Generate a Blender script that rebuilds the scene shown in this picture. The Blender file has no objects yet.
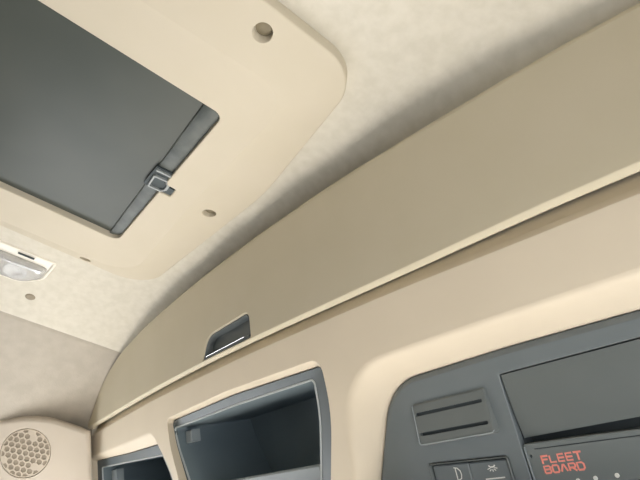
import bpy, math, random
from mathutils import Vector, Matrix
from mathutils.geometry import tessellate_polygon
random.seed(4)
sc = bpy.context.scene
COL = sc.collection
T = Vector((1.02, 0.0, 1.30))          # survey origin (eye point) -> cab coordinates, cab floor at z = 0
PI = math.pi

# ------------------------------------------------------------------ materials
def principled(name, col, rough=0.5, metal=0.0, spec=0.5):
    m = bpy.data.materials.new(name); m.use_nodes = True
    b = m.node_tree.nodes['Principled BSDF']
    b.inputs['Base Color'].default_value = (*col, 1)
    b.inputs['Roughness'].default_value = rough
    b.inputs['Metallic'].default_value = metal
    b.inputs['Specular IOR Level'].default_value = spec
    return m, m.node_tree.nodes, m.node_tree.links, b

def noisy(name, c1, c2, scale, rough=0.5, bump=0.1, bscale=400, spec=0.5, dist=0.001, detail=3.0, lo=0.35, hi=0.65):
    m, N, L, b = principled(name, c1, rough, 0, spec)
    tc = N.new('ShaderNodeTexCoord')
    nz = N.new('ShaderNodeTexNoise'); nz.inputs['Scale'].default_value = scale; nz.inputs['Detail'].default_value = detail
    rp = N.new('ShaderNodeValToRGB')
    rp.color_ramp.elements[0].color = (*c1, 1); rp.color_ramp.elements[1].color = (*c2, 1)
    rp.color_ramp.elements[0].position = lo; rp.color_ramp.elements[1].position = hi
    L.new(tc.outputs['Object'], nz.inputs['Vector']); L.new(nz.outputs['Fac'], rp.inputs['Fac'])
    L.new(rp.outputs['Color'], b.inputs['Base Color'])
    n2 = N.new('ShaderNodeTexNoise'); n2.inputs['Scale'].default_value = bscale; n2.inputs['Detail'].default_value = 2
    bp = N.new('ShaderNodeBump'); bp.inputs['Strength'].default_value = bump; bp.inputs['Distance'].default_value = dist
    L.new(tc.outputs['Object'], n2.inputs['Vector']); L.new(n2.outputs['Fac'], bp.inputs['Height'])
    L.new(bp.outputs['Normal'], b.inputs['Normal'])
    return m

def lin(r, g, b):
    f = lambda c: (c / 255 / 12.92) if c / 255 <= 0.04045 else ((c / 255 + 0.055) / 1.055) ** 2.4
    return (f(r), f(g), f(b))

M = {}
M['fabric'] = noisy('headliner_fabric', lin(211, 207, 195), lin(219, 215, 204), 38, 0.95, 0.5, 160, 0.1, 0.0015, 5.0)
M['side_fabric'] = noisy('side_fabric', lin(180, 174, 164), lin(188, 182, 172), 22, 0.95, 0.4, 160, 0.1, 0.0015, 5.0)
M['hatch'] = noisy('hatch_plastic', lin(205, 197, 179), lin(207, 199, 182), 8, 0.55, 0.06, 900, 0.35)
M['flap'] = noisy('flap_plastic', lin(205, 197, 175), lin(207, 199, 178), 8, 0.55, 0.06, 900, 0.3)
M['fascia'] = noisy('fascia_plastic', lin(223, 212, 193), lin(226, 215, 196), 8, 0.5, 0.06, 900, 0.35)
M['trim'] = noisy('side_trim_plastic', lin(202, 193, 180), lin(205, 196, 184), 8, 0.6, 0.06, 900, 0.3)
M['console'] = noisy('console_grey', lin(117, 126, 131), lin(120, 129, 134), 10, 0.45, 0.08, 1200, 0.5)
M['lid'] = noisy('lid_grey', lin(110, 117, 118), lin(113, 120, 121), 10, 0.42, 0.08, 1200, 0.5)
M['unit'] = noisy('unit_grey', lin(120, 128, 130), lin(123, 131, 133), 10, 0.45, 0.05, 1200, 0.5)
M['dark'] = noisy('dark_recess', lin(74, 82, 86), lin(77, 85, 89), 10, 0.6, 0.05, 1200, 0.3)
M['bin'] = noisy('bin_grey', lin(122, 137, 146), lin(125, 140, 149), 10, 0.55, 0.05, 1200, 0.4)
M['frame'] = noisy('bin_frame_grey', lin(96, 106, 112), lin(100, 110, 116), 10, 0.38, 0.05, 1200, 0.5)
M['bracket'] = noisy('bracket_grey', lin(150, 160, 166), lin(154, 164, 170), 10, 0.4, 0.05, 1200, 0.5)
M['blind'] = noisy('blind_vinyl', lin(66, 72, 68), lin(75, 80, 76), 3.2, 0.42, 0.06, 500, 0.45, 0.001, 2.0)
M['hem'] = noisy('hem_vinyl', lin(68, 75, 73), lin(92, 98, 96), 16, 0.4, 0.3, 40, 0.5, 0.004, 3.0)
M['buckle'] = noisy('buckle_grey', lin(150, 156, 158), lin(160, 166, 168), 20, 0.3, 0.02, 900, 0.5)
M['cap'] = noisy('screw_cap_olive', lin(124, 115, 94), lin(130, 121, 100), 40, 0.5, 0.05, 600, 0.4)
M['clip'] = noisy('clip_taupe', lin(150, 140, 122), lin(156, 146, 128), 40, 0.6, 0.05, 600, 0.3)
M['handle'] = noisy('handle_grey', lin(92, 100, 103), lin(95, 103, 106), 20, 0.4, 0.05, 900, 0.5)
M['grille'] = noisy('grille_plastic', lin(197, 187, 172), lin(200, 190, 176), 12, 0.6, 0.05, 900, 0.3)
M['grille_back'] = noisy('grille_backing', lin(152, 143, 130), lin(162, 153, 139), 30, 0.8, 0.2, 500, 0.2)
M['white'] = noisy('white_mark', lin(236, 238, 236), lin(240, 242, 240), 30, 0.5, 0.01, 500, 0.3)
M['rim'] = noisy('rim_highlight', lin(188, 196, 200), lin(192, 200, 204), 30, 0.4, 0.01, 500, 0.4)  # pale colour painted as the highlight on the compartment frame lip
M['red'] = noisy('red_letter', lin(255, 164, 152), lin(255, 168, 156), 30, 0.5, 0.01, 500, 0.3)
M['lamp_white'] = noisy('lamp_housing', lin(240, 236, 226), lin(244, 240, 230), 30, 0.3, 0.02, 500, 0.5)
M['carpet'] = noisy('floor_rubber', lin(70, 68, 64), lin(76, 74, 70), 20, 0.9, 0.2, 200, 0.2)
M['bounce_dash'] = noisy('bounce_dash_top', lin(178, 174, 168), lin(184, 180, 174), 20, 0.9, 0.2, 200, 0.2)  # kept pale so the unseen dash slab throws sunlight upwards
M['shell'] = noisy('rear_lining', lin(150, 142, 130), lin(156, 148, 136), 20, 0.9, 0.2, 200, 0.2)
m, N_, L_, b_ = principled('chrome_strip', (0.85, 0.86, 0.87), 0.18, 1.0)
nz_ = N_.new('ShaderNodeTexNoise'); nz_.inputs['Scale'].default_value = 60
mr_ = N_.new('ShaderNodeMapRange'); mr_.inputs[3].default_value = 0.12; mr_.inputs[4].default_value = 0.25
L_.new(nz_.outputs['Fac'], mr_.inputs[0]); L_.new(mr_.outputs[0], b_.inputs['Roughness']); M['chrome'] = m
m, N_, L_, b_ = principled('lens_clear', (0.97, 0.97, 0.96), 0.14)
b_.inputs['Transmission Weight'].default_value = 0.75; b_.inputs['IOR'].default_value = 1.45
wv_ = N_.new('ShaderNodeTexNoise'); wv_.inputs['Scale'].default_value = 40
bp_ = N_.new('ShaderNodeBump'); bp_.inputs['Strength'].default_value = 0.5; bp_.inputs['Distance'].default_value = 0.004
L_.new(wv_.outputs['Fac'], bp_.inputs['Height']); L_.new(bp_.outputs['Normal'], b_.inputs['Normal']); M['lens'] = m

# ------------------------------------------------------------------ mesh helpers
class MB:
    """collects faces in survey coordinates; build() links them as ONE mesh object"""
    def __init__(s): s.v = []; s.f = []; s.sm = []
    def add(s, vs, fs, smooth=True):
        o = len(s.v); s.v += [Vector(v) for v in vs]
        for f in fs: s.f.append([o + i for i in f]); s.sm.append(smooth)
    def loft(s, loops, close=True, smooth=True):
        n = len(loops[0]); vs = [p for l in loops for p in l]; fs = []
        for k in range(len(loops) - 1):
            for i in range(n if close else n - 1):
                j = (i + 1) % n
                fs.append([k * n + i, k * n + j, (k + 1) * n + j, (k + 1) * n + i])
        s.add(vs, fs, smooth)
    def fill(s, loops2, loops3, smooth=False):
        tris = tessellate_polygon([[Vector((p[0], p[1], 0)) for p in l] for l in loops2])
        vs = [p for l in loops3 for p in l]
        s.add(vs, [list(t) for t in tris], smooth)
    def box(s, F, u0, u1, v0, v1, w0, w1, r=0.0):
        """a box with chamfered front edges in frame F; w0 is the front"""
        c = r
        a = [(u0, v0), (u1, v0), (u1, v1), (u0, v1)]
        b = [(u0 + c, v0 + c), (u1 - c, v0 + c), (u1 - c, v1 - c), (u0 + c, v1 - c)]
        L = [[F(*p, w1) for p in a], [F(*p, w0 + c) for p in a]]
        if c: L.append([F(*p, w0) for p in b])
        s.loft(L, smooth=False)
        s.add(L[-1], [[0, 1, 2, 3]], False); s.add(L[0], [[3, 2, 1, 0]], False)
    def build(s, name, mat, parent=None, sharp=35, origin=None):
        pts = [v + T for v in s.v]
        lo = Vector([min(p[i] for p in pts) for i in range(3)]); hi = Vector([max(p[i] for p in pts) for i in range(3)])
        org = origin + T if origin is not None else Vector(((lo.x + hi.x) / 2, (lo.y + hi.y) / 2, lo.z))
        me = bpy.data.meshes.new(name)
        me.from_pydata([p - org for p in pts], [], s.f)
        me.polygons.foreach_set('use_smooth', s.sm)
        import bmesh
        bm = bmesh.new(); bm.from_mesh(me)
        bmesh.ops.remove_doubles(bm, verts=bm.verts, dist=1e-5)
        bmesh.ops.recalc_face_normals(bm, faces=bm.faces)
        bm.to_mesh(me); bm.free()
        flags = [p.use_smooth for p in me.polygons]
        me.set_sharp_from_angle(angle=math.radians(sharp))
        me.polygons.foreach_set('use_smooth', flags)
        me.materials.append(mat)
        o = bpy.data.objects.new(name, me); COL.objects.link(o)
        place(o, org, parent)
        return o

def world_loc(o):
    l = o.location.copy()
    while o.parent: o = o.parent; l += o.location
    return l
def place(o, org, parent):
    if parent is None: o.location = org
    else: o.parent = parent; o.location = org - world_loc(parent)
def thing(name, label, cat, at, group=None):
    o = bpy.data.objects.new(name, None); COL.objects.link(o); o.location = Vector(at) + T
    o.empty_display_size = 0.05
    return tag(o, label, cat, group)
def tag(o, label, cat, group=None):
    o['label'] = label; o['category'] = cat
    if group: o['group'] = group
    return o
def struct(o): o['kind'] = 'structure'; return o

def roundpoly(cs, n=8):
    """cs: (x, y, r); every corner gives n+1 points"""
    out = []; k = len(cs)
    for i in range(k):
        p = Vector(cs[i][:2]); a = Vector(cs[i - 1][:2]) - p; b = Vector(cs[(i + 1) % k][:2]) - p; r = cs[i][2]
        la, lb = a.length, b.length; a.normalize(); b.normalize()
        ang = a.angle(b); d = min(r / math.tan(ang / 2), la * 0.49, lb * 0.49); rr = d * math.tan(ang / 2)
        bis = (a + b).normalized(); c = p + bis * (rr / math.sin(ang / 2))
        s = p + a * d - c; e = p + b * d - c
        a0 = math.atan2(s.y, s.x); a1 = math.atan2(e.y, e.x); da = (a1 - a0 + PI) % (2 * PI) - PI
        for q in range(n + 1):
            t = a0 + da * q / n
            out.append((c.x + rr * math.cos(t), c.y + rr * math.sin(t)))
    return out
def area(p): return 0.5 * sum(p[i][0] * p[(i + 1) % len(p)][1] - p[(i + 1) % len(p)][0] * p[i][1] for i in range(len(p)))
def inset(pts, d):
    """move a closed contour inwards by d (outwards when negative)"""
    sgn = 1 if area(pts) > 0 else -1; n = len(pts); out = []
    for i in range(n):
        p = Vector(pts[i]); a = (p - Vector(pts[i - 1])); b = (Vector(pts[(i + 1) % n]) - p)
        if a.length < 1e-7: a = b.copy()
        if b.length < 1e-7: b = a.copy()
        a.normalize(); b.normalize()
        na = Vector((-a.y, a.x)); nb = Vector((-b.y, b.x)); m = (na + nb)
        if m.length < 1e-4: m = na
        m.normalize(); k = min(1.0 / max(m.dot(na), 0.4), 1.8)
        q = p + m * d * k * sgn; out.append((q.x, q.y))
    return out
def circle(cx, cy, r, n=32): return [(cx + r * math.cos(2 * PI * i / n), cy + r * math.sin(2 * PI * i / n)) for i in range(n)]
def interp(tab, x):
    """smooth (monotone cubic) interpolation through sorted (x, y) pairs"""
    xs = [p[0] for p in tab]; ys = [p[1] for p in tab]; n = len(xs)
    if x <= xs[0]: return ys[0]
    if x >= xs[-1]: return ys[-1]
    d = [(ys[i + 1] - ys[i]) / (xs[i + 1] - xs[i]) for i in range(n - 1)]
    m = [d[0]] + [0 if d[i - 1] * d[i] <= 0 else 2 * d[i - 1] * d[i] / (d[i - 1] + d[i]) for i in range(1, n - 1)] + [d[-1]]
    i = max(k for k in range(n - 1) if xs[k] <= x)
    h = xs[i + 1] - xs[i]; t = (x - xs[i]) / h
    return (ys[i] * (1 + 2 * t) * (1 - t) ** 2 + m[i] * h * t * (1 - t) ** 2 + ys[i + 1] * t * t * (3 - 2 * t) + m[i + 1] * h * t * t * (t - 1))

# frames: the slanted front console face and the slanted locker flap face
def slant(deg, d):
    c, s = math.cos(math.radians(deg)), math.sin(math.radians(deg))
    Nv = Vector((0, c, s)); S = Vector((0, -s, c))
    return lambda x, v, off=0.0: Vector((x, 0, 0)) + S * v + Nv * (d + off)
FA = slant(22, 0.7334)      # off > 0 : deeper into the console
FL = slant(16, 0.6835)
def plan(x, y, z): return Vector((x, y, z))
XC = -1.02
c16, s16 = math.cos(math.radians(16)), math.sin(math.radians(16))

# ------------------------------------------------------------------ locker flap outline
TOPL = [(-2.300, 0.334), (-2.292, 0.346), (-2.254, 0.382), (-2.181, 0.455), (-2.077, 0.510), (-1.954, 0.547), (-1.635, 0.588), (-1.217, 0.606),
        (-1.02, 0.6065), (-0.819, 0.601), (-0.695, 0.595), (-0.5, 0.579), (-0.261, 0.556), (-0.112, 0.537), (0.037, 0.505), (0.141, 0.452), (0.219, 0.385), (0.256, 0.330)]
LOWL = [(-2.30, 0.327), (-2.263, 0.328), (-1.95, 0.340), (-1.60, 0.350), (-1.311, 0.3525), (-1.065, 0.350), (-0.74, 0.342), (-0.56, 0.337), (-0.316, 0.331), (-0.15, 0.323), (0.26, 0.300)]
xs_ = [-2.300, -2.296, -2.290, -2.282, -2.272] + [-2.26 + i * 0.03 for i in range(83)] + [0.242, 0.254]
low = [(x, interp(LOWL, x)) for x in xs_]
top = [(x, interp(TOPL, x) - 0.008 * min(1, max(0, (interp(TOPL, x) - interp(LOWL, x) - 0.006) / 0.05))) for x in xs_]
flap_out = low + top[::-1]
latch_c = roundpoly([(-1.314, 0.3545, 0.003), (-1.284, 0.4145, 0.050), (-1.067, 0.4185, 0.020), (-1.064, 0.3525, 0.003)], 8)
flap = thing('locker_flap', 'long beige overhead locker flap below the headliner with a dark recessed latch', 'locker flap', (XC, 0.56, 0.48))
b = MB()
hole_rings = [latch_c, inset(latch_c, 0.0015), inset(latch_c, 0.003)]
b.fill([flap_out, inset(latch_c, -0.004)], [[FL(x, v) for x, v in flap_out], [FL(x, v) for x, v in inset(latch_c, -0.004)]])
LIP = [(0, 0), (0.0010, 0.0001), (0.0020, 0.0006), (0.0035, 0.0020), (0.0082, 0.0068), (0.0094, 0.0086), (0.0090, 0.0108), (0.006, 0.0135), (0.000, 0.015)]
EDGE = [(0, 0), (0.0006, 0.0001), (0.0014, 0.0005), (0.004, 0.0020), (0.0085, 0.0046), (0.0100, 0.0060), (0.0106, 0.0085), (0.0106, 0.012), (0.0106, 0.015)]
def flap_ring(k):
    """crisp chamfered lip along the bottom, thin rounded edge along the top"""
    out = []
    ins = inset(flap_out, -1.0); n = len(low)
    for i, (p, q) in enumerate(zip(flap_out, ins)):
        dx, dy = q[0] - p[0], q[1] - p[1]; l = math.hypot(dx, dy); dx /= l; dy /= l
        g = LIP[k] if i < n else EDGE[k]
        if i < 3 or i > 2 * n - 4: g = EDGE[k]; dx *= 0.6
        out.append(FL(p[0] + dx * g[0], p[1] + dy * g[0], g[1]))
    return out
rings = [flap_ring(a) for a in range(9)]
last = [p + Vector((0, c16, s16)) * 0.018 for p in rings[-1]]
b.loft(rings); b.loft([rings[-1], last])
b.loft([[FL(x, v, 0) for x, v in inset(latch_c, -0.004)], [FL(x, v, 0.001) for x, v in inset(latch_c, -0.0015)], [FL(x, v, 0.004) for x, v in latch_c], [FL(x, v, 0.022) for x, v in latch_c]])
b.build('flap_panel', M['flap'], flap)
# latch cup
b = MB()
c0 = inset(latch_c, 0.001); c1 = inset(latch_c, 0.004); c2 = inset(latch_c, 0.010)
b.loft([[FL(x, v, 0.0035) for x, v in c0], [FL(x, v, 0.0025) for x, v in c1], [FL(x, v, 0.010) for x, v in inset(latch_c, 0.006)], [FL(x, v, 0.020) for x, v in c2]])
b.fill([c2], [[FL(x, v, 0.020) for x, v in c2]])
cup = b.build('latch_cup', M['handle'], flap); cup['label'] = 'dark grey recessed latch cup'
b = MB(); b.box(FL, -1.303, -1.076, 0.3560, 0.3625, 0.004, 0.016, 0.002); lev = b.build('latch_lever', M['handle'], flap)
b = MB(); b.box(FL, -1.300, -1.098, 0.3618, 0.3632, 0.0030, 0.010, 0.0006); st = b.build('chrome_strip', M['chrome'], lev); st['label'] = 'bright chrome line along the latch lever'

# ------------------------------------------------------------------ headliner and upper side walls (one swept section)
SEC = [(0.0, 0.852), (0.30, 0.848), (0.55, 0.835), (0.80, 0.790), (0.99, 0.727), (1.14, 0.640), (1.255, 0.55), (1.345, 0.465), (1.40, 0.37)]
CZ = 0.25
def polar(tab):
    return sorted((math.atan2(z - CZ, dx), math.hypot(dx, z - CZ)) for dx, z in tab)
P_MID = polar(SEC)
c16, s16 = math.cos(math.radians(16)), math.sin(math.radians(16))
fl_l = []; fl_r = []
for x, v in zip([p[0] for p in top], [p[1] for p in top]):
    p = FL(x, v)
    (fl_l if x < XC else fl_r).append((abs(x - XC), p.z))
P_L, P_R = polar(fl_l), polar(fl_r)
PHI_SEAM = math.atan2(0.727 - CZ, 0.99)
def head_pt(side, phi, y):
    rm = interp(P_MID, phi); rf = interp(P_L if side < 0 else P_R, phi)
    rt = rf + 0.002
    zt = CZ + rt * math.sin(phi)
    ye = (0.6835 - zt * s16) / c16 + 0.020 + 0.075 * max(0, min(1, (phi - 0.35) / 0.6))
    L = 0.05 + 0.13 * max(0, min(1, (phi - 0.3) / 0.9))
    if phi < PHI_SEAM: rt = min(rt, rm)
    return rm, rt, ye, L
def head_surface(side, phis):
    vs = []; ncol = 0; rows = []
    for phi in phis:
        rm, rt, ye, L = head_pt(side, phi, 0)
        seam = 0.005 * math.exp(-((phi - PHI_SEAM) / 0.006) ** 2)
        col = []
        ys = [-1.5 + (ye - L + 1.5) * i / 10 for i in range(10)]
        for y in ys: col.append((rm + seam, y))
        for k in range(17):
            t = k / 16 * PI / 2
            col.append((rt + (rm + seam - rt) * math.cos(t), ye - L + L * math.sin(t)))
        rows.append([Vector((XC + side * r * math.cos(phi), y, CZ + r * math.sin(phi))) for r, y in col])
    return rows
def lin_phis(a, b, n): return [a + (b - a) * i / n for i in range(n + 1)]
b = MB()
seamfine = [PHI_SEAM + d for d in (0.0, 0.004, 0.008, 0.014, 0.02)]
for side in (-1, 1):
    rows = head_surface(side, seamfine + lin_phis(PHI_SEAM + 0.05, PI / 2, 30))
    b.loft(rows, close=False)
struct(b.build('ceiling', M['fabric'], sharp=60))
for side, nm in ((-1, 'wall_left'), (1, 'wall_right')):
    b = MB()
    rows = head_surface(side, lin_phis(0.09, PHI_SEAM - 0.03, 22) + [PHI_SEAM + d for d in (-0.02, -0.014, -0.008, -0.004, 0.0)])
    b.loft(rows, close=False)
    struct(b.build(nm, M['side_fabric'], sharp=60))

# ------------------------------------------------------------------ front console fascia with three openings
FTOP = [(-2.40, 0.212), (-2.304, 0.217), (-2.0, 0.231), (-1.645, 0.243), (-1.15, 0.2455), (-0.769, 0.239), (-0.586, 0.234), (-0.342, 0.223), (-0.17, 0.216), (0.29, 0.190)]
fx = [-2.385 + i * 0.05 for i in range(54)]
fa_out = [(x, interp(FTOP, x)) for x in fx] + [(0.265, -0.20), (-2.385, -0.20)]
w2_out = roundpoly([(-1.611, 0.172, 0.022), (-1.24, 0.1815, 0.8), (-0.842, 0.1725, 0.036), (-0.8375, 0.06, 0.3), (-0.895, -0.115, 0.05), (-1.520, -0.115, 0.04), (-1.600, 0.085, 0.15)], 8)
w2_in = roundpoly([(-1.622, 0.164, 0.018), (-1.24, 0.1715, 0.8), (-0.856, 0.161, 0.030), (-0.851, 0.06, 0.3), (-0.908, -0.103, 0.04), (-1.520, -0.103, 0.03), (-1.606, 0.090, 0.15)], 8)
w1_out = roundpoly([(-2.350, 0.140, 0.01), (-2.0, 0.146, 0.5), (-1.73, 0.152, 0.075), (-1.62, 0.035, 0.4), (-1.535, -0.115, 0.05), (-2.350, -0.115, 0.01)], 8)
w1_in = roundpoly([(-2.346, 0.124, 0.01), (-2.0, 0.112, 0.5), (-1.727, 0.110, 0.030), (-1.655, 0.025, 0.4), (-1.575, -0.095, 0.04), (-2.346, -0.095, 0.01)], 8)
co_out = roundpoly([(-0.802, 0.136, 0.135), (-0.45, 0.1335, 0.8), (0.16, 0.122, 0.135), (0.20, -0.17, 0.05), (-0.822, -0.17, 0.05)], 10)
co_in = roundpoly([(-0.718, 0.087, 0.112), (-0.45, 0.0895, 0.8), (0.12, 0.080, 0.11), (0.15, -0.15, 0.05), (-0.831, -0.15, 0.05)], 10)
fascia = thing('overhead_console', 'beige overhead console panel with three openings under the locker flap', 'console panel', (XC, 0.70, 0.09))
b = MB()
b.fill([fa_out, w1_out, w2_out, co_out], [[FA(*p) for p in l] for l in (fa_out, w1_out, w2_out, co_out)])
oi = inset(fa_out, -1.0); er = 0.014
def fa_ring(a):
    out = []; g = FE[a]
    for p, q in zip(fa_out, oi):
        dx, dy = q[0] - p[0], q[1] - p[1]; l = math.hypot(dx, dy)
        out.append(FA(p[0] + dx / l * g[0], p[1] + dy / l * g[0], g[1]))
    return out
FE = [(0, 0), (0.0006, 0.0001), (0.0016, 0.0007), (0.0110, 0.0085), (0.0122, 0.0098), (0.0128, 0.0112)]
rg = [fa_ring(a) for a in range(6)]
b.loft(rg); b.loft([rg[-1], [p + (Vector((0, 0.004, 0.050)) if i < len(fx) else Vector((0, 0.04, 0.0))) for i, p in enumerate(rg[-1])]])
def blend(A, B, depth, n=6, tail=0.012, pw=1.0):
    """rounded bevel running from contour A (flush) to contour B (depth)"""
    L = []
    for k in range(n + 1):
        t = k / n; w = t; f = 0.30                            # short fillet, then a straight slope
        d = (t * t / (2 * f) if t < f else t - f / 2) / (1 - f / 2)
        L.append([FA(a[0] + (c[0] - a[0]) * w, a[1] + (c[1] - a[1]) * w, depth * d) for a, c in zip(A, B)])
    L.append([FA(c[0], c[1], depth + tail) for c in B])
    return L
b.loft(blend(w2_out, w2_in, 0.020, 12, 0.02))
b.loft(blend(w1_out, w1_in, 0.022, 12, 0.02))
b.loft(blend(co_out, co_in, 0.048, 14, 0.03))
b.build('console_shell', M['fascia'], fascia, sharp=50)

# ------------------------------------------------------------------ open compartments
def compartment(label, A, inner, depth0, ledge, bracket, at):
    t = thing('storage_compartment', label, 'storage compartment', at, 'open compartments in the front console')
    b = MB()
    A1 = inset(A, 0.0025)
    mid = [(a[0] * 0.12 + c[0] * 0.88, a[1] * 0.12 + c[1] * 0.88) for a, c in zip(A1, inner)]
    b.loft([[FA(*p, depth0 + 0.012) for p in A1], [FA(*p, depth0 + 0.001) for p in A1], [FA(*p, depth0) for p in inset(A1, 0.0012)],
            [FA(*p, depth0 + 0.004) for p in mid], [FA(*p, depth0 + 0.0045) for p in inset(inner, -0.0012)], [FA(*p, depth0 + 0.006) for p in inner], [FA(*p, depth0 + 0.020) for p in inset(inner, 0.001)]])
    fr = b.build('compartment_frame', M['frame'], t, sharp=30); fr['label'] = 'mid grey frame lining the opening'
    # inner rim of the frame, pale colour standing in for its highlight
    b = MB()
    e = [inset(inner, d) for d in (-0.0025, -0.001, 0.0015, 0.0025)]
    b.loft([[FA(*p, depth0 + q) for p in l] for l, q in zip(e, (0.0042, 0.0022, 0.0022, 0.007))])
    rm = b.build('rim', M['rim'], fr); rm['label'] = 'inner rim of the frame, its highlight put in as pale colour'
    b = MB()
    back = inset(inner, 0.006)
    b.loft([[FA(*p, depth0 + 0.006) for p in inset(inner, 0.0012)], [FA(*p, depth0 + 0.03) for p in inset(inner, 0.002)], [FA(*p, depth0 + 0.28) for p in back]], smooth=False)
    b.fill([back], [[FA(*p, depth0 + 0.28) for p in back]])
    bn = b.build('bin', M['bin'], t, sharp=30); bn['label'] = 'dark blue grey bin interior'
    if ledge:
        b = MB(); b.box(FA, *ledge, depth0 + 0.018, depth0 + 0.05, 0.004)
        lg = b.build('retaining_ledge', M['bracket'], t); lg['label'] = 'light grey retaining ledge across the bottom'
    b = MB(); b.box(FA, *bracket, depth0 + 0.030, depth0 + 0.06, 0.003)
    b.build('hinge_bracket', M['bracket'], t)
    return t
w2_inner = roundpoly([(-1.6185, 0.140, 0.010), (-1.24, 0.1435, 0.8), (-0.905, 0.1385, 0.014), (-0.906, 0.06, 0.3), (-0.948, -0.088, 0.02), (-1.510, -0.088, 0.02), (-1.596, 0.075, 0.15)], 8)
w1_inner = roundpoly([(-2.300, 0.092, 0.006), (-2.0, 0.082, 0.5), (-1.722, 0.072, 0.014), (-1.675, 0.010, 0.4), (-1.615, -0.08, 0.02), (-2.300, -0.08, 0.02)], 8)
compartment('open grey lined compartment in the middle of the beige console, below the latch', w2_in, w2_inner, 0.022, (-1.50, -0.955, -0.080, -0.036), (-1.600, -1.560, 0.088, 0.124), (-1.25, 0.75, 0.15))
compartment('open grey lined compartment in the far corner, next to the round speaker grille', w1_in, w1_inner, 0.026, None, (-2.275, -2.225, -0.06, 0.072), (-1.98, 0.75, 0.15))

# ------------------------------------------------------------------ dark instrument console
ins = thing('instrument_console', 'dark grey instrument console filling the big rounded opening on the right', 'instrument console', (-0.35, 0.76, 0.12))
D = 0.050
bay = roundpoly([(-0.4765, 0.052, 0.004), (-0.150, 0.052, 0.004), (-0.150, -0.122, 0.003), (-0.4765, -0.122, 0.003)], 3)
ventc = roundpoly([(-0.668, 0.037, 0.004), (-0.508, 0.037, 0.004), (-0.505, -0.034, 0.004), (-0.6625, -0.034, 0.004)], 4)
swc = roundpoly([(-0.667, -0.0655, 0.006), (-0.503, -0.0700, 0.006), (-0.503, -0.128, 0.006), (-0.659, -0.128, 0.006)], 4)
face_o = inset(co_in, 0.012); rim_o = inset(co_in, 0.0015)
b = MB()
b.fill([face_o, bay, inset(swc, -0.001)], [[FA(*p, D) for p in l] for l in (face_o, bay, inset(swc, -0.001))])
b.loft([[FA(*p, D) for p in face_o], [FA(*p, D + 0.001) for p in inset(co_in, 0.009)], [FA(*p, D + 0.004) for p in inset(co_in, 0.005)], [FA(*p, D + 0.007) for p in rim_o], [FA(*p, D + 0.03) for p in rim_o]])
b.loft([[FA(*p, D) for p in bay], [FA(*p, D + 0.001) for p in inset(bay, 0.001)], [FA(*p, D + 0.04) for p in inset(bay, 0.001)]])
b.loft([[FA(*p, D) for p in inset(swc, -0.001)], [FA(*p, D + 0.02) for p in swc]])
b.build('console_face', M['console'], ins)
b = MB(); q = inset(bay, 0.0008); b.fill([q], [[FA(*p, D + 0.038) for p in q]])
b.loft([[FA(*p, D + 0.012) for p in inset(bay, 0.0014)], [FA(*p, D + 0.0385) for p in inset(bay, 0.0014)]])
b.build('bay_lining', M['dark'], ins)
# lid: concave door, its lower edge leaning inwards
lidc = roundpoly([(-0.473, 0.0495, 0.004), (-0.153, 0.0495, 0.004), (-0.153, -0.043, 0.003), (-0.473, -0.0495, 0.004)], 4)
def lid_w(v): t = (0.0495 - v) / 0.1; return D + 0.0015 + 0.010 * t * t
b = MB()
ny = 12; rows = []
for k in range(ny + 1):
    row = []
    for i in range(9):
        x = -0.472 + 0.318 * i / 8; vb = -0.0495 + 0.0065 * i / 8; v = 0.0488 + (vb - 0.0488) * k / ny
        row.append(FA(x, v, lid_w(v)))
    rows.append(row)
b.loft(rows, close=False)
edge = rows[0] + [r[-1] for r in rows[1:]] + rows[-1][-2::-1] + [r[0] for r in rows[-2:0:-1]]
Nf = Vector((0, math.cos(math.radians(22)), math.sin(math.radians(22))))
b.loft([edge, [p + Nf * 0.012 for p in edge]], smooth=False)
ld = b.build('console_lid', M['lid'], ins); ld['label'] = 'smooth slightly darker grey flip lid'
# vent
b = MB()
vw = lambda v: D - 0.0035 - 0.0085 * (0.037 - v) / 0.071     # the lower edge stands proud
s1 = roundpoly([(-0.661, 0.0215, 0.0015), (-0.516, 0.0205, 0.0015), (-0.516, 0.0150, 0.0015), (-0.661, 0.0155, 0.0015)], 3)
s2 = roundpoly([(-0.659, -0.0130, 0.0015), (-0.514, -0.0140, 0.0015), (-0.514, -0.0195, 0.0015), (-0.659, -0.0188, 0.0015)], 3)
vi = inset(ventc, 0.003)
b.fill([vi, s1, s2], [[FA(*p, vw(p[1])) for p in l] for l in (vi, s1, s2)])
b.loft([[FA(*p, vw(p[1])) for p in vi], [FA(*p, vw(p[1]) + 0.001) for p in inset(ventc, 0.0008)], [FA(*p, vw(p[1]) + 0.003) for p in ventc], [FA(*p, D + 0.002) for p in inset(ventc, -0.002)]])
for s in (s1, s2): b.loft([[FA(*p, vw(p[1])) for p in s], [FA(*p, D + 0.01) for p in s]])
vent = b.build('air_vent', M['lid'], ins); vent['label'] = 'raised rectangular vent with two slots'
for s in (s1, s2):
    b = MB(); q = inset(s, -0.0008); b.fill([q], [[FA(*p, D - 0.002) for p in q]]); b.loft([[FA(*p, D - 0.002) for p in q], [FA(*p, D + 0.003) for p in q]])
    b.build('slot', M['dark'], vent)['label'] = 'dark slot'
b = MB()                                                     # pale strip painted in for the highlight on the vent's left and bottom edges
ed = [(-0.6675, 0.034), (-0.6645, -0.030), (-0.661, -0.0335), (-0.509, -0.0335), (-0.5065, -0.031)]
b.loft([[FA(x, v, vw(v) - 0.0004) for x, v in ed], [FA(x + 0.0014 * (i < 2), v + 0.0012 * (i > 1), vw(v) - 0.0010) for i, (x, v) in enumerate(ed)], [FA(x + 0.002, v + 0.002, vw(v) + 0.0008) for x, v in ed]], close=False)
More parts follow.
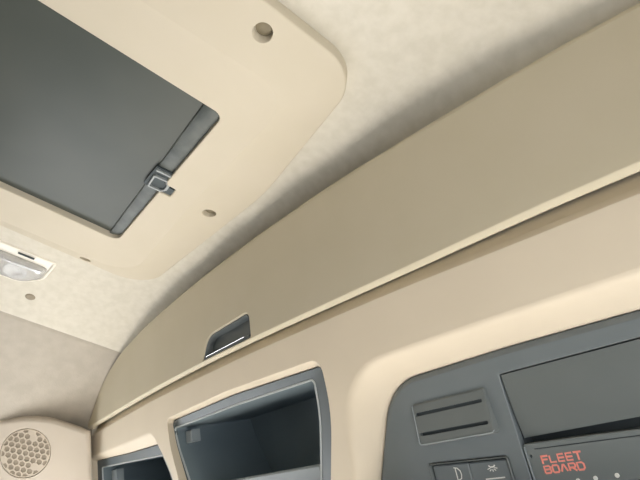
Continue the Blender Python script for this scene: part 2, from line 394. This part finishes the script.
b.build('pale_edge', M['bracket'], vent)['label'] = 'pale strip for the highlight along the vent edge'
# switches
b = MB(); si = inset(swc, 0.0028)
b.loft([[FA(*p, D + 0.012) for p in inset(swc, 0.0003)], [FA(*p, D - 0.002) for p in inset(swc, 0.0004)], [FA(*p, D - 0.003) for p in inset(swc, 0.0014)], [FA(*p, D - 0.001) for p in si], [FA(*p, D + 0.016) for p in si]])
b.fill([si], [[FA(*p, D + 0.016) for p in si]])
sb = b.build('switch_bezel', M['lid'], ins)
def switch(x0, x1, vt):
    b = MB(); c = roundpoly([(x0, vt, 0.003), (x1, vt - 0.002, 0.003), (x1, -0.126, 0.003), (x0, -0.126, 0.003)], 3)
    w = lambda v: D + 0.001 + 0.004 * math.sin((v + 0.0725) / 0.0535 * -PI)
    ci = inset(c, 0.002)
    b.loft([[FA(*p, D + 0.015) for p in c], [FA(*p, D + 0.0035) for p in c], [FA(*p, D + 0.0018) for p in ci]])
    b.fill([ci], [[FA(*p, D + 0.0018) for p in ci]])
    return b.build('rocker_switch', M['console'], ins)
swl = switch(-0.6590, -0.5825, -0.0705); swr = switch(-0.5815, -0.509, -0.0730)
def stroke(b, pts, w, off, close=False, th=0.0006):
    """flat line of width w with a little thickness along pts on the console face"""
    n = len(pts); A = []; B = []
    for i, p in enumerate(pts):
        a = Vector(pts[i - 1] if (i or close) else p); c = Vector(pts[(i + 1) % n] if (i < n - 1 or close) else p)
        d = (c - a).normalized(); nn = Vector((-d.y, d.x)) * w / 2
        A.append((p[0] + nn.x, p[1] + nn.y)); B.append((p[0] - nn.x, p[1] - nn.y))
    if close: A.append(A[0]); B.append(B[0])
    b.loft([[FA(*p, off + th) for p in A], [FA(*p, off) for p in A], [FA(*p, off) for p in B], [FA(*p, off + th) for p in B]], close=False, smooth=False)
IO = D + 0.0011
b = MB(); cx, cy = -0.606, -0.0875
stroke(b, [(cx - 0.005, cy + 0.009), (cx - 0.005, cy - 0.010)], 0.0016, IO)
stroke(b, [(cx - 0.008, cy + 0.010), (cx - 0.001, cy + 0.009), (cx + 0.004, cy + 0.004), (cx + 0.005, cy - 0.002), (cx + 0.003, cy - 0.008), (cx - 0.004, cy - 0.010)], 0.0016, IO)
b.build('icon', M['white'], swl)['label'] = 'white reading lamp icon'
b = MB(); cx, cy = -0.538, -0.0835
stroke(b, [(cx - 0.006, cy + 0.0025), (cx - 0.003, cy), (cx + 0.003, cy), (cx + 0.006, cy + 0.0025)], 0.0022, IO)
for a in (200, 235, 270, 305, 340):
    ca, sa = math.cos(math.radians(a)), math.sin(math.radians(a))
    stroke(b, [(cx + ca * 0.004, cy - 0.0005 + sa * 0.003), (cx + ca * 0.010, cy - 0.0005 + sa * 0.0065)], 0.0013, IO)
b.build('icon', M['white'], swr)['label'] = 'white interior light icon with rays'
b = MB(); b.box(FA, -0.556, -0.520, -0.1015, -0.0995, IO, D + 0.003); b.build('marking', M['white'], swr)

# ------------------------------------------------------------------ telematics unit in the bay
un = thing('telematics_unit', 'grey slot-in unit with red FLEET BOARD lettering below the console lid', 'electronic unit', (-0.35, 0.765, 0.18))
uc = roundpoly([(-0.472, -0.0575, 0.003), (-0.152, -0.0625, 0.003), (-0.152, -0.120, 0.003), (-0.472, -0.120, 0.003)], 4)
hole_c = circle(-0.4645, -0.0755, 0.0023, 16)
b = MB(); ui = inset(uc, 0.0015)
gr = roundpoly([(-0.456, -0.0655, 0.0004), (-0.160, -0.0685, 0.0004), (-0.160, -0.0700, 0.0004), (-0.456, -0.0670, 0.0004)], 2)
b.fill([ui, hole_c, gr], [[FA(*p, D + 0.001) for p in l] for l in (ui, hole_c, gr)])
b.loft([[FA(*p, D + 0.001) for p in ui], [FA(*p, D + 0.002) for p in uc], [FA(*p, D + 0.034) for p in uc]])
b.loft([[FA(*p, D + 0.001) for p in gr], [FA(*p, D + 0.003) for p in gr]]); b.loft([[FA(*p, D + 0.001) for p in hole_c], [FA(*p, D + 0.01) for p in hole_c]])
front = b.build('front_panel', M['unit'], un)
b = MB(); q = inset(gr, -0.0003); b.fill([q], [[FA(*p, D + 0.0028) for p in q]]); b.build('groove', M['dark'], un)
b = MB(); q = circle(-0.4645, -0.0755, 0.0026, 16); b.fill([q], [[FA(*p, D + 0.006) for p in q]]); b.loft([[FA(*p, D + 0.006) for p in q], [FA(*p, D + 0.009) for p in q]]); b.build('release_hole', M['dark'], un)
b = MB(); b.box(FA, -0.4715, -0.4695, -0.119, -0.0615, D - 0.0008, D + 0.0015); b.build('pale_edge', M['bracket'], un)['label'] = 'pale bead down the side of the unit'
G = {  # squared sans letters on a 0..1 x 0..1 cell
 'F': [[(0, 0), (0, 1)], [(0, 1), (1, 1)], [(0, .5), (.85, .5)]],
 'L': [[(0, 1), (0, 0), (1, 0)]],
 'E': [[(1, 1), (0, 1), (0, 0), (1, 0)], [(0, .5), (.9, .5)]],
 'T': [[(0, 1), (1, 1)], [(.5, 1), (.5, 0)]],
 'B': [[(0, 0), (0, 1), (.85, 1), (1, .85), (1, .62), (.88, .52), (1, .42), (1, .15), (.85, 0), (0, 0)], [(0, .52), (.88, .52)]],
 'O': [[(.5, 0), (.15, 0), (0, .15), (0, .85), (.15, 1), (.85, 1), (1, .85), (1, .15), (.85, 0), (.5, 0)]],
 'A': [[(0, 0), (.42, 1), (.58, 1), (1, 0)]],
 'R': [[(0, 0), (0, 1), (.85, 1), (1, .85), (1, .55), (.85, .42), (0, .42)], [(.5, .42), (1, 0)]],
 'D': [[(0, 0), (0, 1), (.75, 1), (1, .78), (1, .22), (.75, 0), (0, 0)]]}
def word(txt, x0, vtop, w, h, gap):
    for i, ch in enumerate(txt):
        b = MB()
        for pl in G[ch]:
            pts = [(x0 + i * (w + gap) + p[0] * w, vtop - h + p[1] * h) for p in pl]
            if len(pts) == 2:                                # square ends
                d = (Vector(pts[1]) - Vector(pts[0])).normalized() * 0.0012
                pts = [(pts[0][0] - d.x, pts[0][1] - d.y), (pts[1][0] + d.x, pts[1][1] + d.y)]
            stroke(b, pts, 0.0027, D + 0.0004)
        b.build('letter', M['red'], un)['label'] = 'red letter ' + ch
word('FLEET', -0.4485, -0.0775, 0.0094, 0.0095, 0.0034)
word('BOARD', -0.4492, -0.0915, 0.0094, 0.0095, 0.0034)
for x, v in ((-0.4045, -0.1145), (-0.379, -0.1135), (-0.349, -0.1125), (-0.315, -0.1165)):
    b = MB(); c = circle(x, v, 0.0030, 20)
    b.loft([[FA(*p, D + 0.002) for p in c], [FA(*p, D - 0.0003) for p in c], [FA(*p, D - 0.0008) for p in inset(c, 0.0008)]]); q = inset(c, 0.0008)
    b.fill([q], [[FA(*p, D - 0.0008) for p in q]])
    b.build('indicator', M['white'], un)['label'] = 'small round white indicator'

# ------------------------------------------------------------------ roof hatch
ZH = 0.800
hatch = thing('roof_hatch', 'cream plastic roof hatch surround with a closed dark roller blind', 'roof hatch', (-1.02, -0.05, ZH))
rim = roundpoly([(-0.479, -0.55, 0.08), (-0.480, 0.374, 0.092), (-0.90, 0.434, 0.8), (-1.592, 0.418, 0.12), (-1.570, -0.55, 0.08)], 12)
crease = roundpoly([(-0.640, -0.47, 0.03), (-0.602, 0.306, 0.075), (-1.03, 0.316, 0.4), (-1.535, 0.345, 0.10), (-1.53, -0.47, 0.06)], 12)
opening = roundpoly([(-0.740, -0.38, 0.02), (-0.7385, 0.2315, 0.024), (-1.374, 0.2415, 0.030), (-1.368, -0.38, 0.02)], 8)
# notch for the catch in the front edge of the opening
i0 = 17                                       # last point of the front right corner
yn = 0.2355
opening = opening[:i0 + 1] + [(-1.030, yn), (-1.031, 0.262), (-1.034, 0.265), (-1.068, 0.266), (-1.072, 0.262), (-1.074, yn + 0.001)] + opening[i0 + 1:]
crease = [(x * 0.984, y * 0.984) for x, y in crease]; opening = [(x * 0.984, y * 0.984) for x, y in opening]
b = MB()
b.fill([crease, opening], [[plan(*p, ZH - 0.013) for p in l] for l in (crease, opening)])
caps = [(-0.5245, 0.1845, 0.0172), (-1.0514, 0.3674, 0.0168), (-1.5535, 0.2034, 0.0168)]
hol = [circle(x, y, r, 28) for x, y, r in caps]
rim_i = inset(rim, 0.0035)
def seg_dist(p, poly):
    best = 9; P = Vector(p)
    for i in range(len(poly)):
        a = Vector(poly[i - 1]); d = Vector(poly[i]) - a
        t = max(0, min(1, (P - a).dot(d) / max(d.dot(d), 1e-12))); best = min(best, (P - a - d * t).length)
    return best
def band_z(p):
    a, c = seg_dist(p, crease), seg_dist(p, rim_i)
    return ZH - 0.013 + 0.0215 * a / (a + c)
HZ = [band_z((x, y)) for x, y, r in caps]
L = []
for k in range(7):
    t = k / 6; L.append([plan(p[0] + (q[0] - p[0]) * t, p[1] + (q[1] - p[1]) * t, ZH - 0.013 + 0.0215 * t) for p, q in zip(crease, rim_i)])
b.loft(L, smooth=False)
b.loft([L[-1], [plan(*p, ZH + 0.0090) for p in inset(rim, 0.0020)], [plan(*p, ZH + 0.0100) for p in inset(rim, 0.0006)], [plan(*p, ZH + 0.0112) for p in rim], [plan(*p, ZH + 0.060) for p in rim]])
opi = inset(opening, 0.003)
b.loft([[plan(*p, ZH - 0.013) for p in opening], [plan(*p, ZH - 0.0118) for p in inset(opening, 0.0022)], [plan(*p, ZH - 0.008) for p in opi], [plan(*p, ZH + 0.060) for p in opi]])
b.fill([rim, opi], [[plan(*p, ZH + 0.060) for p in rim], [plan(*p, ZH + 0.060) for p in opi]])
sur = b.build('surround', M['hatch'], hatch, sharp=30)
b = MB()
for (x, y, r), z in zip(caps, HZ):
    L = [[plan(*p, zz) for p in circle(x, y, rr, 36)] for rr, zz in ((r + 0.004, z - 0.012), (r + 0.0035, z - 0.004), (r, z + 0.0012), (r - 0.0008, z + 0.014))]
    b.loft(L); b.fill([circle(x, y, r + 0.004, 36)], [L[0]]); b.fill([circle(x, y, r - 0.0008, 36)], [L[-1]])
cut = b.build('cutter', M['hatch'], None)
md = sur.modifiers.new('holes', 'BOOLEAN'); md.operation = 'DIFFERENCE'; md.object = cut; md.solver = 'EXACT'
bpy.context.view_layer.update()
me = bpy.data.meshes.new_from_object(sur.evaluated_get(bpy.context.evaluated_depsgraph_get()))
sur.modifiers.clear(); sur.data = me; bpy.data.objects.remove(cut)
for (x, y, r), z in zip(caps, HZ):
    b = MB(); c = circle(x, y, r - 0.0018, 28); c2 = circle(x, y, r - 0.004, 28); c3 = circle(x, y, r * 0.35, 28)
    b.loft([[plan(*p, z + 0.020) for p in c], [plan(*p, z + 0.0125) for p in c], [plan(*p, z + 0.0115) for p in c2], [plan(*p, z + 0.0110) for p in c3]])
    b.fill([c3], [[plan(*p, z + 0.0110) for p in c3]])
    b.build('screw_cap', M['cap'], hatch)['label'] = 'recessed olive brown screw cap'
# blind: slightly sagging cloth, hem bar along its front edge
b = MB(); rows = []
for j in range(25):
    y = -0.40 + 0.625 * j / 24; row = []
    for i in range(33):
        u = i / 32; x = -1.395 + 0.845 * u
        z = ZH + 0.0045 - 0.0035 * math.sin(PI * u) * math.sin(PI * min(1, j / 24)) + 0.0008 * math.sin(9 * u + 5 * y) 
        row.append(plan(x, y, z))
    rows.append(row)
b.loft(rows, close=False); b.loft([[p + Vector((0, 0, 0.002)) for p in r] for r in rows], close=False)
blind = b.build('roller_blind', M['blind'], hatch); blind['label'] = 'dark grey green roller blind pulled shut'
b = MB(); rows = []
for i in range(49):
    u = i / 48; x = -1.392 + 0.665 * u; y0 = 0.211 - 0.026 * u
    wv = 0.0009 * math.sin(31 * u) + 0.0006 * math.sin(83 * u + 1)
    prof = [(y0, 0.0125), (y0 + 0.0005, 0.0095), (y0 + 0.002, 0.0085), (y0 + 0.02, 0.0072 + wv), (y0 + 0.04, 0.0072 + wv), (0.238, 0.009), (0.246, 0.012), (0.247, 0.020)]
    rows.append([plan(x, y * 0.99, ZH - 0.009 + z) for y, z in prof])
b.loft(rows, close=False)
hem = b.build('hem_bar', M['hem'], blind); hem['label'] = 'glossier grey hem bar along the blind edge'
def planC(x, y, z): return Vector((x * 0.983, y * 0.983, z - 0.0120))
# catch
b = MB()
def frame_ring(o, i, z0, z1):
    b.loft([[planC(*p, z1) for p in o], [planC(*p, z0 + 0.001) for p in o], [planC(*p, z0) for p in inset(o, 0.0008)], [planC(*p, z0) for p in inset(i, -0.0008)], [planC(*p, z0 + 0.001) for p in i], [planC(*p, z1) for p in i]])
bo = roundpoly([(-1.024, 0.199, 0.004), (-1.020, 0.233, 0.006), (-1.038, 0.245, 0.004), (-1.060, 0.245, 0.004), (-1.071, 0.236, 0.006), (-1.074, 0.203, 0.004)], 4)
bi = inset(bo, 0.0048)
frame_ring(bo, bi, ZH - 0.001, ZH + 0.008)
catch = b.build('blind_catch', M['buckle'], hatch); catch['label'] = 'light grey catch frame on the blind'
b = MB(); b.fill([inset(bi, -0.001)], [[planC(*p, ZH + 0.0045) for p in inset(bi, -0.001)]]); b.loft([[planC(*p, ZH + 0.0045) for p in inset(bi, -0.001)], [planC(*p, ZH + 0.008) for p in inset(bi, -0.001)]])
b.build('finger_pad', M['dark'], catch)
b = MB(); c = roundpoly([(-1.002, 0.196, 0.002), (-0.9985, 0.240, 0.002), (-1.0035, 0.240, 0.002), (-1.007, 0.196, 0.002)], 3)
b.loft([[planC(*p, ZH + 0.008) for p in c], [planC(*p, ZH + 0.001) for p in c], [planC(*p, ZH) for p in inset(c, 0.0008)]]); b.fill([inset(c, 0.0008)], [[planC(*p, ZH) for p in inset(c, 0.0008)]])
b.build('side_rail', M['buckle'], catch)
b = MB(); c = roundpoly([(-0.996, 0.193, 0.003), (-0.994, 0.246, 0.003), (-1.076, 0.246, 0.003), (-1.080, 0.193, 0.003)], 3)
b.loft([[planC(*p, ZH + 0.011) for p in c], [planC(*p, ZH + 0.006) for p in c]]); b.fill([c], [[planC(*p, ZH + 0.006) for p in c]])
b.build('catch_base', M['dark'], catch)
b = MB(); c = roundpoly([(-1.036, 0.240, 0.002), (-1.034, 0.2465, 0.002), (-1.058, 0.2475, 0.002), (-1.060, 0.240, 0.002)], 3)
b.loft([[planC(*p, ZH + 0.008) for p in c], [planC(*p, ZH + 0.001) for p in c]]); b.fill([c], [[planC(*p, ZH + 0.001) for p in c]])
b.build('tongue', M['buckle'], catch)
b = MB(); c = [(-1.028, 0.236), (-1.026, 0.268), (-1.078, 0.270), (-1.076, 0.236)]
b.fill([c], [[plan(*p, ZH - 0.0085) for p in c]]); b.loft([[plan(*p, ZH - 0.0085) for p in c], [plan(*p, ZH + 0.02) for p in c]], smooth=False)
b.build('catch_pocket', M['dark'], hatch)['label'] = 'dark pocket in the surround for the catch'

# ------------------------------------------------------------------ dome lamp and trim clip on the sloping headliner
def head_z(x):
    lo_, hi_ = 0.0, PI / 2
    for _ in range(40):
        mphi = (lo_ + hi_) / 2
        if interp(P_MID, mphi) * math.cos(mphi) > abs(x - XC): lo_ = mphi
        else: hi_ = mphi
    return CZ + interp(P_MID, lo_) * math.sin(lo_)
def HL(x0):
    """frame lying on the headliner around x0: u across (towards the left), y along, w down"""
    z0 = head_z(x0); dz = (head_z(x0 + 0.05) - head_z(x0 - 0.05)) / 0.1
    tx = Vector((1, 0, dz)).normalized(); nn = Vector((dz, 0, -1)).normalized()
    return lambda u, y, w=0.0: Vector((x0, 0, z0)) + tx * u + Vector((0, y, 0)) + nn * w
H = HL(-1.775)
lamp = thing('dome_lamp', 'white dome lamp with a clear lens on the headliner beside the hatch', 'dome lamp', (-1.775, -0.05, head_z(-1.775)))
lo_c = roundpoly([(0.088, -0.30, 0.02), (0.088, 0.150, 0.012), (-0.015, 0.143, 0.05), (-0.074, 0.09, 0.07), (-0.074, -0.25, 0.06)], 8)
b = MB()
b.loft([[H(*p, -0.004) for p in lo_c], [H(*p, 0.004) for p in lo_c], [H(*p, 0.007) for p in inset(lo_c, 0.002)], [H(*p, 0.008) for p in inset(lo_c, 0.006)], [H(*p, 0.004) for p in inset(lo_c, 0.010)]])
q = inset(lo_c, 0.010); b.fill([q], [[H(*p, 0.003) for p in q]])
b.build('lamp_housing', M['lamp_white'], lamp)
lens_c = roundpoly([(0.046, -0.28, 0.015), (0.046, 0.134, 0.012), (-0.015, 0.133, 0.045), (-0.067, 0.085, 0.06), (-0.067, -0.24, 0.05)], 8)
b = MB(); L = []
for k in range(9):
    t = k / 8 * PI / 2
    L.append([H(*p, 0.004 + 0.013 * math.sin(t)) for p in inset(lens_c, 0.026 * (1 - math.cos(t)))])
b.loft(L); q = inset(lens_c, 0.026); b.fill([q], [[H(*p, 0.017) for p in q]])
L2 = [[H(*p, 0.003 + 0.011 * math.sin(k / 6 * PI / 2)) for p in inset(lens_c, 0.003 + 0.024 * (1 - math.cos(k / 6 * PI / 2)))] for k in range(7)]
b.loft(L2); q2 = inset(lens_c, 0.027); b.fill([q2], [[H(*p, 0.014) for p in q2]])
b.loft([L[0], L2[0]])
b.build('lens', M['lens'], lamp)['label'] = 'clear bulging lens'
for y0 in (0.055, -0.03, -0.115):                           # reflector bowls behind the lens
    b = MB(); L = []
    for k in range(5):
        L.append([H(*p, 0.004 + 0.006 * (1 - (k / 4) ** 2)) for p in circle(-0.018, y0, 0.036 - 0.022 * k / 4, 24)])
    b.loft(L); b.fill([circle(-0.018, y0, 0.014, 24)], [L[-1]])
    b.build('reflector', M['chrome'], lamp)
b = MB(); b.box(lambda u, y, w: H(u, y, -w), 0.066, 0.0695, 0.035, 0.085, -0.0092, -0.004); b.build('release_slot', M['dark'], lamp)
H2 = HL(-1.90)
b = MB(); L = []
for k in range(6):
    t = k / 5 * PI / 2; L.append([H2(*p, -0.002 + 0.0055 * math.sin(t)) for p in circle(0, 0.136, 0.017 - 0.009 * (1 - math.cos(t)), 28)])
b.loft(L); b.fill([circle(0, 0.136, 0.008, 28)], [L[-1]])
tag(b.build('trim_clip', M['clip'], sharp=50), 'small round taupe trim clip on the headliner beside the dome lamp', 'trim clip')

# ------------------------------------------------------------------ moulded side panel and speaker grille
pa, pb = math.radians(-27), math.radians(-29)
PN = Vector((math.cos(pa) * math.cos(pb), math.sin(pa) * math.cos(pb), math.sin(pb)))
PU = Vector((0, 0, 1)).cross(PN).normalized(); PV = PN.cross(PU)
PC = Vector((-2.345, 0.3906, 0.3647))
SP = lambda u, v, off=0.0: PC + PU * u + PV * v - PN * off
TOPP = [(-0.23, 0.080), (-0.17, 0.083), (-0.112, 0.088), (-0.064, 0.101), (-0.022, 0.112), (0.061, 0.119), (0.138, 0.109), (0.212, 0.098), (0.235, 0.096)]
tp = [(-0.22 + i * 0.01, 0) for i in range(43)]
tp = [(y, interp(TOPP, y)) for y, _ in tp]
pan_o = tp[::-1] + [(-0.22, -0.20), (0.285, -0.20), (0.246, -0.06), (0.216, 0.045), (0.206, 0.080)]
spk = (0.0, 0.0); RS = 0.0925
well = circle(*spk, RS, 64)
b = MB()
b.fill([pan_o, well], [[SP(*p) for p in l] for l in (pan_o, well)])
b.loft([[SP(*p) for p in pan_o]] + [[SP(*p, 0.014 * (1 - math.cos(a * PI / 12))) for p in inset(pan_o, -0.014 * math.sin(a * PI / 12))] for a in range(1, 7)] + [[SP(p[0] - 0.06, p[1] - 0.01, 0.09) for p in inset(pan_o, -0.014)]])
b.loft([[SP(*p) for p in well], [SP(*p, 0.0012) for p in inset(well, 0.0008)], [SP(*p, 0.02) for p in inset(well, 0.0008)]])
b.fill([well], [[SP(*p, 0.019) for p in well]])
struct(b.build('trim_1', M['trim']))
gt = thing('speaker_grille', 'round honeycomb speaker grille in the moulded side panel', 'speaker grille', SP(0, -RS))
disc = circle(*spk, RS - 0.0042, 64)
pitch = 0.0232; hr = 0.0104
dirv = math.radians(-4)
holes = []
def clip_circle(poly, r):
    out = []
    for i in range(24):                                    # clip by a 24-gon inside the disc
        a = 2 * PI * (i + .5) / 24; nx, ny = math.cos(a), math.sin(a); src = poly if i == 0 else out; out = []
        for j in range(len(src)):
            p, q = src[j - 1], src[j]
            dp = (p[0] - spk[0]) * nx + (p[1] - spk[1]) * ny - r; dq = (q[0] - spk[0]) * nx + (q[1] - spk[1]) * ny - r
            if dp <= 0: 
                if dq <= 0: out.append(q)
                else: t = dp / (dp - dq); out.append((p[0] + (q[0] - p[0]) * t, p[1] + (q[1] - p[1]) * t))
            elif dq <= 0:
                t = dp / (dp - dq); out.append((p[0] + (q[0] - p[0]) * t, p[1] + (q[1] - p[1]) * t)); out.append(q)
        if len(out) < 3: return None
    return out
pads = [(spk[0] + 0.071 * math.cos(a), spk[1] + 0.071 * math.sin(a)) for a in (math.radians(82), math.radians(205), math.radians(322))]
for i in range(-6, 7):
    for j in range(-6, 7):
        px = pitch * (i + 0.5 * j); py = pitch * 0.866 * j
        cx = spk[0] + px * math.cos(dirv) - py * math.sin(dirv); cy = spk[1] + px * math.sin(dirv) + py * math.cos(dirv)
        if min(math.hypot(cx - a, cy - c) for a, c in pads) < 0.013: continue
        if math.hypot(cx - spk[0], cy - spk[1]) > RS + 0.006: continue
        h = [(cx + hr * math.cos(dirv + PI / 6 + PI / 3 * k), cy + hr * math.sin(dirv + PI / 6 + PI / 3 * k)) for k in range(6)]
        h = clip_circle(h, RS - 0.0075)
        if h and abs(area(h)) > 6e-5:
            if area(h) < 0: h = h[::-1]
            holes.append(h)
b = MB()
b.fill([disc] + holes, [[SP(*p, 0.001) for p in disc]] + [[SP(*p, 0.001) for p in h] for h in holes])
b.loft([[SP(*p, 0.001) for p in disc], [SP(*p, 0.0025) for p in inset(disc, -0.001)], [SP(*p, 0.012) for p in inset(disc, -0.001)]])
for h in holes: b.loft([[SP(*p, 0.001) for p in h], [SP(*p, 0.0045) for p in h]], smooth=False)
b.build('grille_disc', M['grille'], gt)
b = MB(); q = circle(*spk, RS - 0.004, 64); b.fill([q], [[SP(*p, 0.0042) for p in q]]); b.loft([[SP(*p, 0.0042) for p in q], [SP(*p, 0.010) for p in q]])
b.build('mesh_backing', M['grille_back'], gt)['label'] = 'taupe cloth behind the honeycomb'

# ------------------------------------------------------------------ the rest of the cab shell, plus panels added against light leaks (openings left for windscreen and side windows)
def quad(name, pts, mat, th=(0, 0, 0)):
    b = MB(); tv = Vector(th); n = len(pts); A = [Vector(p) for p in pts]; Bq = [p + tv for p in A]
    b.add(A + Bq, [list(range(n)), list(range(2 * n - 1, n - 1, -1))] + [[i, (i + 1) % n, n + (i + 1) % n, n + i] for i in range(n)], False)
    return struct(b.build(name, mat))
XL, XR = -2.50, 0.29
quad('floor', [(XL, -1.5, -1.30), (XR, -1.5, -1.30), (XR, 1.15, -1.30), (XL, 1.15, -1.30)], M['carpet'], (0, 0, -0.03))
quad('wall_back', [(XL, -1.5, -1.30), (XR, -1.5, -1.30), (XR, -1.5, 0.86), (XL, -1.5, 0.86)], M['shell'], (0, -0.03, 0))
quad('wall_front', [(XL, 1.15, -1.30), (XR, 1.15, -1.30), (XR, 1.15, -0.55), (XL, 1.15, -0.55)], M['shell'], (0, 0.03, 0))
for nm, x, t in (('trim_2', XL, -0.02), ('trim_3', XR, 0.02)):
    quad(nm, [(x, -1.5, -1.30), (x, 1.15, -1.30), (x, 1.15, -0.55), (x, -1.5, -0.55)], M['shell'], (t, 0, 0))
for nm, x, t in (('trim_4', XL, -0.02), ('trim_5', XR, 0.02)):
    quad(nm, [(x, -1.5, -0.55), (x, -0.25, -0.55), (x, -0.25, 0.40), (x, -1.5, 0.40)], M['shell'], (t, 0, 0))
quad('leak_cover_1', [SP(-0.22, -0.185, 0.004), SP(0.275, -0.185, 0.004), Vector((XL, 0.70, 0.24)), Vector((XL, 0.15, 0.24))], M['shell'], (0, 0, 0.008))  # added under the speaker panel to block window light leaking up behind it
quad('leak_cover_2', [(XL, -0.25, 0.23), (XL, 0.62, 0.23), (XL, 0.62, 0.93), (XL, -0.25, 0.93)], M['shell'], (-0.02, 0, 0))  # unseen, added to block side light leaking in behind the speaker panel
quad('leak_cover_3', [(-2.45, -0.30, 0.18), (-2.45, 0.215, 0.18), (-2.45, 0.215, 0.50), (-2.45, -0.30, 0.50)], M['trim'], (-0.015, 0, 0))  # added to close the light leak beside the speaker panel
quad('trim_7', [(XL, 0.36, -0.62), (XR, 0.36, -0.62), (XR, 1.15, -0.55), (XL, 1.15, -0.55)], M['bounce_dash'], (0, 0, -0.05))  # unseen dash slab, added to bounce sunlight up to console and ceiling
quad('trim_8', [(XL, 1.02, 0.05), (XR, 1.02, 0.05), (XR, 0.95, 0.92), (XL, 0.95, 0.92)], M['shell'], (0, 0.02, 0))  # unseen cavity backing, with the following panels, added against light leaking through flap gap
quad('trim_9', [(XL, 0.72, 0.085), (XR, 0.72, 0.085), (XR, 1.03, 0.05), (XL, 1.03, 0.05)], M['shell'], (0, 0, -0.01))
quad('trim_10', [(XL, 0.30, 0.92), (XR, 0.30, 0.92), (XR, 0.96, 0.92), (XL, 0.96, 0.92)], M['shell'], (0, 0, 0.02))
quad('trim_11', [(XL, 0.60, 0.04), (XL, 1.03, 0.04), (XL, 0.96, 0.93), (XL, 0.60, 0.93)], M['shell'], (-0.02, 0, 0))
quad('trim_12', [(XR, 0.66, 0.04), (XR, 1.03, 0.04), (XR, 0.96, 0.93), (XR, 0.45, 0.93)], M['shell'], (0.02, 0, 0))
quad('trim_6', [(XR, -0.25, 0.2), (XR, 0.70, 0.2), (XR, 0.60, 0.40), (XR, -0.25, 0.40)], M['shell'], (0.02, 0, 0))

# ------------------------------------------------------------------ daylight through the windscreen and the side windows
def area_light(name, loc, aim, sx, sy, power, col):
    l = bpy.data.lights.new(name, 'AREA'); l.shape = 'RECTANGLE'; l.size = sx; l.size_y = sy; l.energy = power; l.color = col
    o = bpy.data.objects.new(name, l); COL.objects.link(o); o.location = Vector(loc) + T
    d = (Vector(aim) - Vector(loc)).normalized(); o.rotation_euler = d.to_track_quat('-Z', 'Y').to_euler()
    return o
area_light('windscreen_daylight', (-1.02, 1.08, -0.22), (-1.02, -0.2, 0.30), 2.3, 0.70, 7, (1.0, 0.99, 0.97))
area_light('right_window_daylight', (0.34, 0.10, -0.16), (-1.3, 0.05, 0.25), 0.75, 0.65, 2.5, (1.0, 0.985, 0.96))
area_light('left_window_daylight', (-2.46, 0.18, -0.18), (-0.9, 0.15, 0.30), 0.80, 0.65, 2.6, (0.97, 0.985, 1.0))
sn = bpy.data.lights.new('sun', 'SUN'); sn.energy = 18.5; sn.angle = 0.02; sn.color = (1.0, 0.968, 0.915)
so = bpy.data.objects.new('sun', sn); COL.objects.link(so); so.location = (0, 4, 5); so.rotation_euler = Vector((0.10, -0.66, -0.74)).to_track_quat('-Z', 'Y').to_euler()
w = bpy.data.worlds.new('world'); sc.world = w; w.use_nodes = True
bg = w.node_tree.nodes['Background']; bg.inputs['Color'].default_value = (0.86, 0.93, 1.0, 1); bg.inputs['Strength'].default_value = 0.5

# ------------------------------------------------------------------ camera
cam = bpy.data.cameras.new('camera'); cam.sensor_width = 36; cam.lens = 520 / 640 * 36; cam.clip_start = 0.01
co = bpy.data.objects.new('camera', cam); COL.objects.link(co)
V1 = Vector((933, 492, 520)); V2 = Vector((-480, 308, 520))
Xc = -V2.normalized(); Yc = (V1 - Xc * V1.dot(Xc)).normalized(); Zc = Xc.cross(Yc)
right = Vector((Xc.x, Yc.x, Zc.x)); down = Vector((Xc.y, Yc.y, Zc.y)); fwd = Vector((Xc.z, Yc.z, Zc.z))
co.matrix_world = Matrix((( right.x, -down.x, -fwd.x, T.x), (right.y, -down.y, -fwd.y, T.y), (right.z, -down.z, -fwd.z, T.z), (0, 0, 0, 1)))
sc.camera = co
sc.view_settings.view_transform = 'Standard'; sc.view_settings.look = 'None'
sc.view_settings.exposure = 1.1; sc.view_settings.gamma = 1.0; sc.view_settings.use_curve_mapping = False
